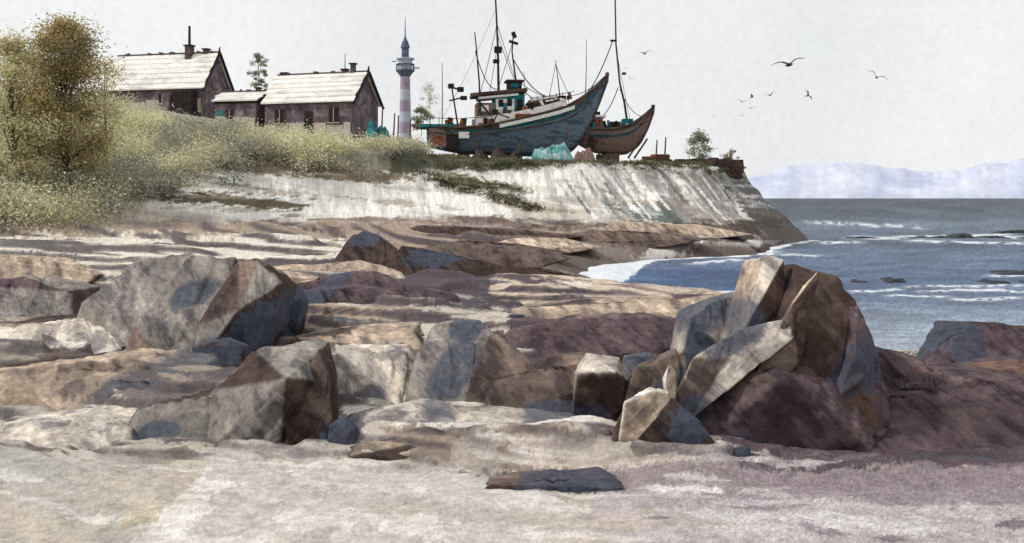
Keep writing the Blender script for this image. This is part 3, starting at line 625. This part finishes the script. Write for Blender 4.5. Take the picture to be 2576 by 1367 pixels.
box(lh,'lamp_bracket',(1.6,0,13.6),(.7,.15,.15),m_lhd); box(lh,'lamp_bracket',(-1.5,0,14.5),(.6,.12,.12),m_lhd)
# ---------------------------------------------------------------- boats
m_hull=wc('hull_blue_grey',[(62,80,98),(112,128,142),(92,100,112)],scale=.9,k=.92,stretch=(.5,1,2))
m_hullb=wc('hull_brown',[(98,78,74),(144,116,104),(122,114,120)],scale=1.1,k=.92,stretch=(.5,1,2))
m_white=wc('white_paint',[(226,224,218),(240,238,232),(206,200,192)],scale=1.2,k=1)
m_wood=wc('weathered_wood',[(58,48,46),(92,78,68),(114,94,78)],scale=1.6,stretch=(.3,1,1))
m_rust=wc('orange_brown_paint',[(120,66,44),(160,96,64),(90,60,50)],scale=1.6)
m_rig=wc('rigging',[(52,44,42),(84,64,54)],scale=2)
m_aqua=wc('turquoise_tarpaulin',[(70,140,142),(136,188,184),(220,228,224)],scale=1.6)
m_deck=wc('deck_dark',[(60,52,50),(90,76,68)],scale=2)
m_strk=wc('sheer_strake',[(30,116,124),(46,100,108),(86,70,64),(60,150,152)],scale=1.3,stretch=(.6,1,1))
PX=.0349
def hull(parent,st,ox,oy,mats,rows=9):
    V=[];F=[];M=[];n=len(st)
    T=np.linspace(0,n-1,41); A=np.array(st,float)
    from_=[np.interp(T,range(n),A[:,j]) for j in range(4)]
    def smth(a):
        b=a.copy(); b[1:-1]=(a[:-2]+2*a[1:-1]+a[2:])/4; return b
    for _ in range(2): from_=[smth(a) for a in from_]
    for i in range(41):
        px,tp,kl,bm_=[a[i] for a in from_]
        for s in (-1,1):
            for r in range(rows+1):
                f=r/rows; z=(oy-(kl+(tp-kl)*f))*PX; y=s*bm_*(f**.42 if f>0 else 0.0)
                V.append(((px-ox)*PX,y,z))
    c=2*(rows+1)
    for i in range(40):
        for si in (0,1):
            for r in range(rows):
                a=i*c+si*(rows+1)+r; q=(a,a+1,a+c+1,a+c)
                F.append(q if si==1 else q[::-1])
                M.append(0 if r<rows-3 else (1 if r==rows-3 else (2 if r==rows-2 else 3)))
    for r in range(rows): a=r;b=rows+1+r; F.append((a,b,b+1,a+1)); M.append(0)
    mk('hull',V,F,mats,parent,M)
    dv=[];df=[]
    for i in range(39):
        px,tp,kl,bm_=[a[i] for a in from_]
        z=(oy-tp)*PX-.35; dv+=[((px-ox)*PX,-bm_*.93,z),((px-ox)*PX,bm_*.93,z)]
    for i in range(38): df.append((2*i,2*i+1,2*i+3,2*i+2))
    mk('deck',dv,df,m_deck,parent)
    for s in (-1,1):
        pts=[((a-ox)*PX,s*(b_+.03),(oy-t_)*PX) for a,t_,b_ in zip(from_[0],from_[1],from_[3])]
        tube(parent,'gunwale',pts,.09,.1,m_wood,6)
        pts=[((a-ox)*PX,s*(b_*.93+.05),(oy-(t_+(k_-t_)*.28))*PX) for a,t_,k_,b_ in zip(from_[0],from_[1],from_[2],from_[3])][:37]
        tube(parent,'rubbing_strake',pts,.06,.05,m_wood,5)
    a=[v for v in zip(*from_)]
    pts=[((p[0]-ox)*PX,0,(oy-p[2])*PX) for p in a[22:]]+[((a[-1][0]-ox)*PX+.05,0,(oy-a[-1][1])*PX+.25)]
    tube(parent,'stem_post',pts,.13,.17,m_wood,6)
OX=1300;OY=395
bt=empty('fishing_boat',((OX-1288)*PX,90,7.5),7)
def B(px,py,y=0): return ((px-OX)*PX,y,(OY-py)*PX)
hull(bt,[(1075,322,372,1.5),(1150,326,388,1.85),(1230,318,392,2.0),(1310,300,394,2.0),(1380,282,394,1.75),(1435,262,384,1.3),(1478,236,335,.8),(1508,208,262,.35),(1531,186,200,.08)],OX,OY,[m_hull,m_hull,m_strk,m_wood])
V=[];F=[]
pp=[(1190,322,298),(1240,315,294),(1300,302,283),(1360,287,269),(1420,268,253)]
for (px,a,b) in pp:
    for y in (-1.6,1.6): V+=[B(px,a,y),B(px,b,y)]
for i in range(4):
    o=4*i; F+=[(o,o+4,o+5,o+1),(o+2,o+3,o+7,o+6)]
mk('bulwark',V,F,m_white,bt)
V=[]
for (px,py) in [(1250,326),(1330,308),(1400,290),(1440,276)]: V+=[B(px,py,-2.03+max(0,(px-1330)*.0045)),B(px,py-9,-2.05+max(0,(px-1330)*.0045))]
mk('white_boot_stripe',V,[(0,2,3,1),(2,4,5,3),(4,6,7,5)],m_white,bt)
def bbox(name,x0,x1,y0,y1,w,mat,par=bt,fn=B,yc=0,rot=(0,0,0)):
    c=fn((x0+x1)/2,(y0+y1)/2,yc); return box(par,name,c,(abs(x1-x0)*PX,w,abs(y1-y0)*PX),mat,rot,bev=.03)
bbox('wheelhouse',1240,1316,238,306,2.2,m_tealp)
bbox('wheelhouse_front_panel',1244,1290,252,292,2.3,m_white)
bbox('wheelhouse_window',1250,1262,254,272,2.42,m_dark); bbox('wheelhouse_window',1272,1284,252,270,2.42,m_dark)
bbox('wheelhouse_window',1297,1310,252,276,2.32,m_dark)
bbox('wheelhouse_door',1262,1272,262,300,2.36,m_tealp)
bbox('roof_slab',1184,1322,232,241,3.0,m_wood,rot=(0,math.radians(-6),0))
bbox('roof_edge',1200,1300,243,249,2.7,m_white,rot=(0,math.radians(-6),0))
bbox('upper_bridge',1276,1310,208,230,1.5,m_dark); bbox('bridge_roof',1270,1316,203,208,1.9,m_wood)
bbox('upper_window',1282,1302,212,222,1.56,m_tealp)
bbox('aft_cabin',1196,1242,262,308,2.2,m_hullb); bbox('aft_cabin_window',1204,1226,268,284,2.28,m_white)
bbox('net_bin',1325,1372,258,282,1.8,m_rust); bbox('fish_hold_hatch',1376,1412,252,268,1.5,m_rust,rot=(0,math.radians(-14),0))
bbox('hatch_cover',1330,1400,246,252,1.6,m_white,rot=(0,math.radians(-10),0))
bbox('capstan',1405,1424,240,262,.8,m_dark)
bbox('painted_panel',1290,1340,290,302,3.5,m_rust); bbox('painted_panel',1345,1400,282,292,3.3,m_tealp,rot=(0,math.radians(-13),0))
bbox('aft_deck_roof',1056,1146,317,325,3.4,m_tealp); bbox('aft_deck_wall',1078,1135,326,372,3.1,m_hullb)
bbox('aft_red_panel',1092,1112,345,368,3.2,m_rust); bbox('aft_gear_box',1120,1150,340,380,3.3,m_dark); bbox('aft_white_panel',1150,1176,336,352,3.7,m_white)
bbox('keel_block',1150,1180,388,402,1.2,m_wood); bbox('keel_block',1260,1290,392,404,1.2,m_wood); bbox('keel_block',1380,1410,392,404,1.2,m_wood)
def mast(name,pts,r0,r1,y=0,par=bt,fn=B,m=m_rig): return tube(par,name,[fn(a,b,y) for a,b in pts],r0,r1,m,6)
mast('main_mast',[(1256,320),(1254,230),(1252,120),(1248,30),(1243,-60)],.13,.06)
mast('aft_pole',[(1206,318),(1202,210),(1196,140),(1191,88)],.09,.045,-1.2)
mast('derrick_pole',[(1304,235),(1296,190),(1288,130),(1291,92)],.09,.05)
bbox('radar_scanner',1280,1304,104,110,.3,m_dark,rot=(0,.3,0)); bbox('radar_bracket',1288,1298,80,96,.25,m_dark,rot=(0,-.4,0))
bbox('mast_lamp',1243,1262,118,134,.4,m_dark); bbox('mast_lamp',1240,1256,150,160,.3,m_dark)
mast('fore_pole',[(1412,262),(1406,205),(1399,150)],.06,.03)
mast('jack_staff',[(1476,240),(1478,170),(1478,95)],.045,.02)
mast('stern_pole',[(1112,322),(1113,240),(1112,160)],.05,.025)
mast('stern_pole',[(1150,322),(1140,260),(1134,222)],.08,.06,-1)
mast('gallows_arm',[(1124,222),(1160,232)],.08,.08,-1); mast('gallows_arm',[(1128,258),(1168,248)],.07,.07,-1)
bbox('deck_light',1126,1140,216,228,.4,m_dark,yc=-1); bbox('deck_light',1148,1164,224,236,.4,m_dark,yc=-1); bbox('deck_light',1156,1172,246,256,.4,m_dark,yc=-1)
mast('wheelhouse_aerial',[(1322,240),(1318,180)],.03,.02); mast('boom',[(1254,250),(1300,212),(1345,250)],.06,.04,.3)
mast('boom',[(1180,240),(1204,262),(1236,300)],.08,.07,-1.2); mast('strut',[(1232,320),(1246,290),(1276,300)],.07,.06,-1.6)
for x in range(1330,1440,16): mast('stanchion',[(x,275-(x-1330)*.16),(x+1,246-(x-1330)*.14)],.035,.03,-1.3)
mast('handrail',[(1328,250),(1380,244),(1440,232)],.035,.03,-1.3)
for x in range(1080,1240,22): mast('stanchion',[(x,322),(x,300)],.03,.03,-1.7)
mast('handrail',[(1080,302),(1150,304),(1235,296)],.03,.03,-1.7)
def rope(a,b,s,y=0,r=.026,par=bt,fn=B,name='rigging_line'):
    return tube(par,name,sag(fn(*a,y),fn(*b,y),s),r,r,m_rig,4)
rope((1250,60),(1204,250),.2);rope((1252,90),(1300,215),.15);rope((1292,150),(1412,240),1.2,r=.045);rope((1195,130),(1250,225),.9,r=.04)
rope((1248,20),(1112,300),.5,r=.014);rope((1250,60),(1300,210),.1);rope((1252,110),(1228,250),.1);rope((1399,160),(1378,262),.1);rope((1399,160),(1440,250),.1)
rope((1412,240),(1520,195),.5,r=.03); rope((1300,200),(1400,250),.3,r=.03); rope((1291,100),(1254,220),.1)
for i in range(30):
    a=random.uniform(1190,1430); v=np.interp(a,[1190,1300,1430],[300,285,250]); h_=random.uniform(6,16); w_=random.uniform(5,16)
    bbox('deck_gear',a,a+w_,v-h_,v,random.uniform(.3,.7),random.choice([m_dark,m_wood,m_rust,m_tealp,m_dark,m_white]),yc=random.uniform(-1.4,-.6),rot=(0,random.uniform(-.5,.5),0))
for i in range(10):
    a=random.uniform(1085,1230)
    bbox('deck_gear',a,a+random.uniform(5,14),random.uniform(300,314),322,.5,random.choice([m_dark,m_wood,m_rust]),yc=-1.4,rot=(0,random.uniform(-.4,.4),0))
for (a,b) in [((1190,395),(1206,345)),((1290,400),(1310,345)),((1400,400),(1420,330))]: mast('prop_timber',[a,b],.09,.08,-2.2,m=m_wood)
O2=1545
b2=empty('fishing_boat',((O2-1288)*PX*92/90,92,7.4),5)
def B2(px,py,y=0): return ((px-O2)*PX,y,(OY-py)*PX)
hull(b2,[(1452,318,360,1.2),(1490,320,380,1.5),(1535,320,386,1.5),(1580,310,384,1.2),(1612,292,355,.7),(1632,275,315,.3),(1646,262,275,.06)],O2,OY,[m_hullb,m_tealp,m_hullb,m_wood])
bbox('cabin',1470,1512,290,318,1.6,m_hullb,b2,B2); bbox('cabin_roof',1464,1520,284,290,2.0,m_white,b2,B2); bbox('cabin_window',1480,1500,296,308,1.68,m_dark,b2,B2)
bbox('winch',1496,1508,274,288,.5,m_dark,b2,B2); bbox('locker',1530,1560,300,320,1.2,m_wood,b2,B2); bbox('net_pile',1566,1592,292,310,1.0,m_tealp,b2,B2)
mast('main_mast',[(1582,318),(1572,250),(1560,200),(1550,100),(1547,-60)],.11,.06,0,b2,B2)
mast('aft_pole',[(1487,318),(1482,262),(1478,215)],.05,.03,0,b2,B2)
bbox('mast_lamp',1535,1552,88,93,.2,m_dark,b2,B2); bbox('mast_block',1566,1576,172,178,.3,m_dark,b2,B2)
rope((1541,92),(1486,212),.3,0,.045,b2,B2);rope((1560,215),(1625,285),.7,0,.03,b2,B2);rope((1556,210),(1500,290),.7,0,.04,b2,B2);rope((1552,120),(1588,300),.1,0,.02,b2,B2)
for i in range(12):
    a=random.uniform(1460,1610); bbox('deck_gear',a,a+random.uniform(4,12),random.uniform(296,308),318-max(0,a-1570)*.4,.4,random.choice([m_dark,m_rust,m_tealp,m_white]),b2,B2,yc=-.8,rot=(0,random.uniform(-.5,.5),0))
for (a,b) in [((1572,395),(1612,335)),((1588,395),(1622,345)),((1500,398),(1490,345))]: mast('prop_timber',[a,b],.09,.08,-1.6,b2,B2,m_wood)
bbox('keel_block',1500,1530,384,400,1,m_wood,b2,B2); bbox('stern_fender',1470,1486,340,372,.3,m_dark,b2,B2,yc=-1.5)
def mound(name,h0,h1,vt,d,depth,mat,seed=0):
    V=[];F=[];n=40;m=14; x0=(h0-1288)*d/K;x1=(h1-1288)*d/K; zg=min(hz((x0+x1)/2,d),hz(x0,d),hz(x1,d)); zt=EYE-(vt-495)*d/K
    for i in range(n+1):
        for j in range(m+1):
            a=i/n;b=j/m; e_=(1-abs(2*a-1)**4)*(1-abs(2*b-1)**4)
            x=x0+(x1-x0)*a; y=d-depth/2+depth*b
            V.append((x,y,zg-.2+(zt-zg+.2)*e_*(.65+.7*mn.noise(Vector((x*1.3+seed,y*1.3,seed))))+.3*e_*mn.noise(Vector((x*4,y*4,1)))))
    for i in range(n):
        for j in range(m): a=i*(m+1)+j; F.append((a,a+m+1,a+m+2,a+1))
    return mk(name,V,F,mat)
mound('tarpaulin_heap',1330,1448,354,86,2.2,m_aqua,3)
mound('tarpaulin_heap',915,992,296,92,2,m_tealp,5)
mound('fishing_net_heap',1150,1330,374,85.5,1.8,m_deck,8)
mound('fishing_net_heap',1440,1500,366,87,1.5,m_hullb,9)
for (h,v,s,m) in [(1632,372,24,m_rust),(1660,378,30,m_rust),(1680,365,16,m_wood),(1540,385,26,m_wood),(1300,388,20,m_dark),(1210,392,22,m_wood)]:
    d=88; c=empty('wooden_crate',px_to_world(h,v,d),random.uniform(-20,20)); w_=s*d/K
    zg=hz(c.location.x,d); c.location.z=zg+w_*.45
    box(c,'body',(0,0,0),(w_*1.3,w_,w_*.9),m,bev=.03)
    for zz_ in (-.3,0,.3): box(c,'slat',(0,-w_*.51,zz_*w_*.9),(w_*1.34,.04,w_*.2),m_wood)
for (h,v0,v1) in [(1672,380,345),(1650,385,352),(990,330,285),(960,320,262),(1000,350,290),(1030,345,300)]:
    tube(None,'wooden_post',[px_to_world(h,v0+20,89),px_to_world(h+3,v1,89)],.08,.06,m_wood,5)
slab('bluff_ledge',[(1690,412),(1700,400),(1800,396),(1870,402),(1868,440),(1845,432),(1800,415)],('umber','taupe','umber','umber'),2.5,.5,d=88,rough=.08)
# ---------------------------------------------------------------- gulls
m_gull=wc('gull_feathers',[(52,56,64),(90,94,102)],scale=8)
def gull(h,v,d,spanpx,bank=0,yaw=0,up=.25):
    s=spanpx*d/K/2; e=empty('seagull',px_to_world(h,v,d)); e.rotation_euler=(0,math.radians(bank),math.radians(yaw))
    pr=[(-.42,.02),(-.3,.05),(-.1,.10),(.12,.10),(.26,.06),(.33,.055),(.40,.02)]
    V=[];F=[];n=8
    for (yy,r) in pr:
        for j in range(n): a=2*math.pi*j/n; V.append((r*s*math.cos(a),-yy*s,r*s*math.sin(a)*.9))
    for i in range(len(pr)-1):
        for j in range(n): F.append((i*n+j,i*n+(j+1)%n,(i+1)*n+(j+1)%n,(i+1)*n+j))
    F+= [tuple(range(n)),tuple(len(V)-n+j for j in range(n))]
    mk('body',V,F,m_gull,e)
    V=[(-.07*s,.35*s,0),(.07*s,.35*s,0),(.13*s,.6*s,.01),(-.13*s,.6*s,.01),(0,.36*s,.03*s)]
    mk('tail',V,[(0,1,2,3),(0,4,1),(1,4,2),(2,4,3),(3,4,0)],m_gull,e)
    for g_ in (-1,1):
        sec=[(0.05,.16,.05,.03),(.35,.17,up*.8,.03),(.55,.12,up*.95,.025),(.85,.06,up*.75,.015),(1.0,.01,up*.6,.004)]
        V=[];F=[]
        for k,(a,c,z,t) in enumerate(sec):
            yo=-.05+(.12*max(0,a-.35))
            V+=[(g_*a*s,(yo-c)*s,z*s),(g_*a*s,(yo+c)*s,z*s),(g_*a*s,yo*s,(z+t)*s),(g_*a*s,yo*s,(z-t)*s)]
        for k in range(4):
            o=4*k
            for (p,q) in ((0,2),(2,1),(1,3),(3,0)): F.append((o+p,o+q,o+q+4,o+p+4))
        mk('wing',V,F,m_gull,e)
for a in [(1985,163,45,98,-12,10,.25),(1622,135,70,40,-14,20,.3),(2205,195,55,56,28,-20,.35),(2032,241,60,34,50,30,.4),(1938,240,75,34,-18,10,.4),(1891,245,80,24,10,60,.6),(1866,256,80,28,10,0,.3),(1890,272,80,26,-5,0,.2),(1866,291,85,20,5,0,.15),(1795,294,85,14,0,0,.3),(1585,198,85,24,30,0,.4),(1576,172,85,16,-10,0,.4)]: gull(*a)
# ---------------------------------------------------------------- light, sky, camera
w=bpy.data.worlds.new('World'); scene.world=w; w.use_nodes=True; nt=w.node_tree; N=nt.nodes; L=nt.links
for n_ in list(N): N.remove(n_)
out=N.new('ShaderNodeOutputWorld'); sky=N.new('ShaderNodeTexSky'); sky.sky_type='NISHITA'; sky.sun_disc=False
EL=42
sky.sun_elevation=math.radians(EL)
b1=N.new('ShaderNodeBackground'); b1.inputs[1].default_value=.08; L.new(sky.outputs[0],b1.inputs[0])
b2_=N.new('ShaderNodeBackground'); b2_.inputs[1].default_value=1
tc=N.new('ShaderNodeTexCoord'); n1=N.new('ShaderNodeTexNoise'); n1.inputs['Scale'].default_value=3; n1.inputs['Detail'].default_value=3
n2=N.new('ShaderNodeTexNoise'); n2.inputs['Scale'].default_value=170; n2.inputs['Detail'].default_value=4
L.new(tc.outputs['Generated'],n1.inputs[0]); L.new(tc.outputs['Generated'],n2.inputs[0])
r=N.new('ShaderNodeValToRGB'); L.new(n1.outputs['Fac'],r.inputs[0]); r.color_ramp.elements[0].position=.35; r.color_ramp.elements[1].position=.65
r.color_ramp.elements[0].color=(.83,.845,.86,1); r.color_ramp.elements[1].color=(.94,.94,.945,1)
mr=N.new('ShaderNodeMapRange'); mr.inputs['From Min'].default_value=.3; mr.inputs['From Max'].default_value=.7; mr.inputs['To Min'].default_value=.96; mr.inputs['To Max'].default_value=1.04
L.new(n2.outputs['Fac'],mr.inputs[0]); vm=N.new('ShaderNodeVectorMath'); vm.operation='SCALE'; L.new(r.outputs[0],vm.inputs[0]); L.new(mr.outputs[0],vm.inputs['Scale']); L.new(vm.outputs[0],b2_.inputs[0])
mx=N.new('ShaderNodeMixShader'); mx.inputs[0].default_value=.95; L.new(b1.outputs[0],mx.inputs[1]); L.new(b2_.outputs[0],mx.inputs[2]); L.new(mx.outputs[0],out.inputs[0])
sl=bpy.data.lights.new('sun','SUN'); sl.energy=2.5; sl.angle=math.radians(4); sl.color=(1,.975,.94)
so=bpy.data.objects.new('sun',sl); scene.collection.objects.link(so)
dirv=Vector((math.cos(math.radians(EL))*.99,math.cos(math.radians(EL))*.10,-math.sin(math.radians(EL))))
so.rotation_euler=dirv.to_track_quat('-Z','Y').to_euler(); so.location=(-30,-10,40)
sky.sun_rotation=math.atan2(-dirv.x,-dirv.y)
cam=bpy.data.cameras.new('camera'); co=bpy.data.objects.new('camera',cam); scene.collection.objects.link(co)
co.location=(0,0,EYE); co.rotation_euler=(math.radians(90),0,0); cam.lens=36; cam.sensor_width=36; cam.shift_y=-188/2576; cam.clip_end=60000; cam.clip_start=.1
scene.camera=co
scene.view_settings.view_transform='Standard'; scene.view_settings.look='None'; scene.view_settings.exposure=0
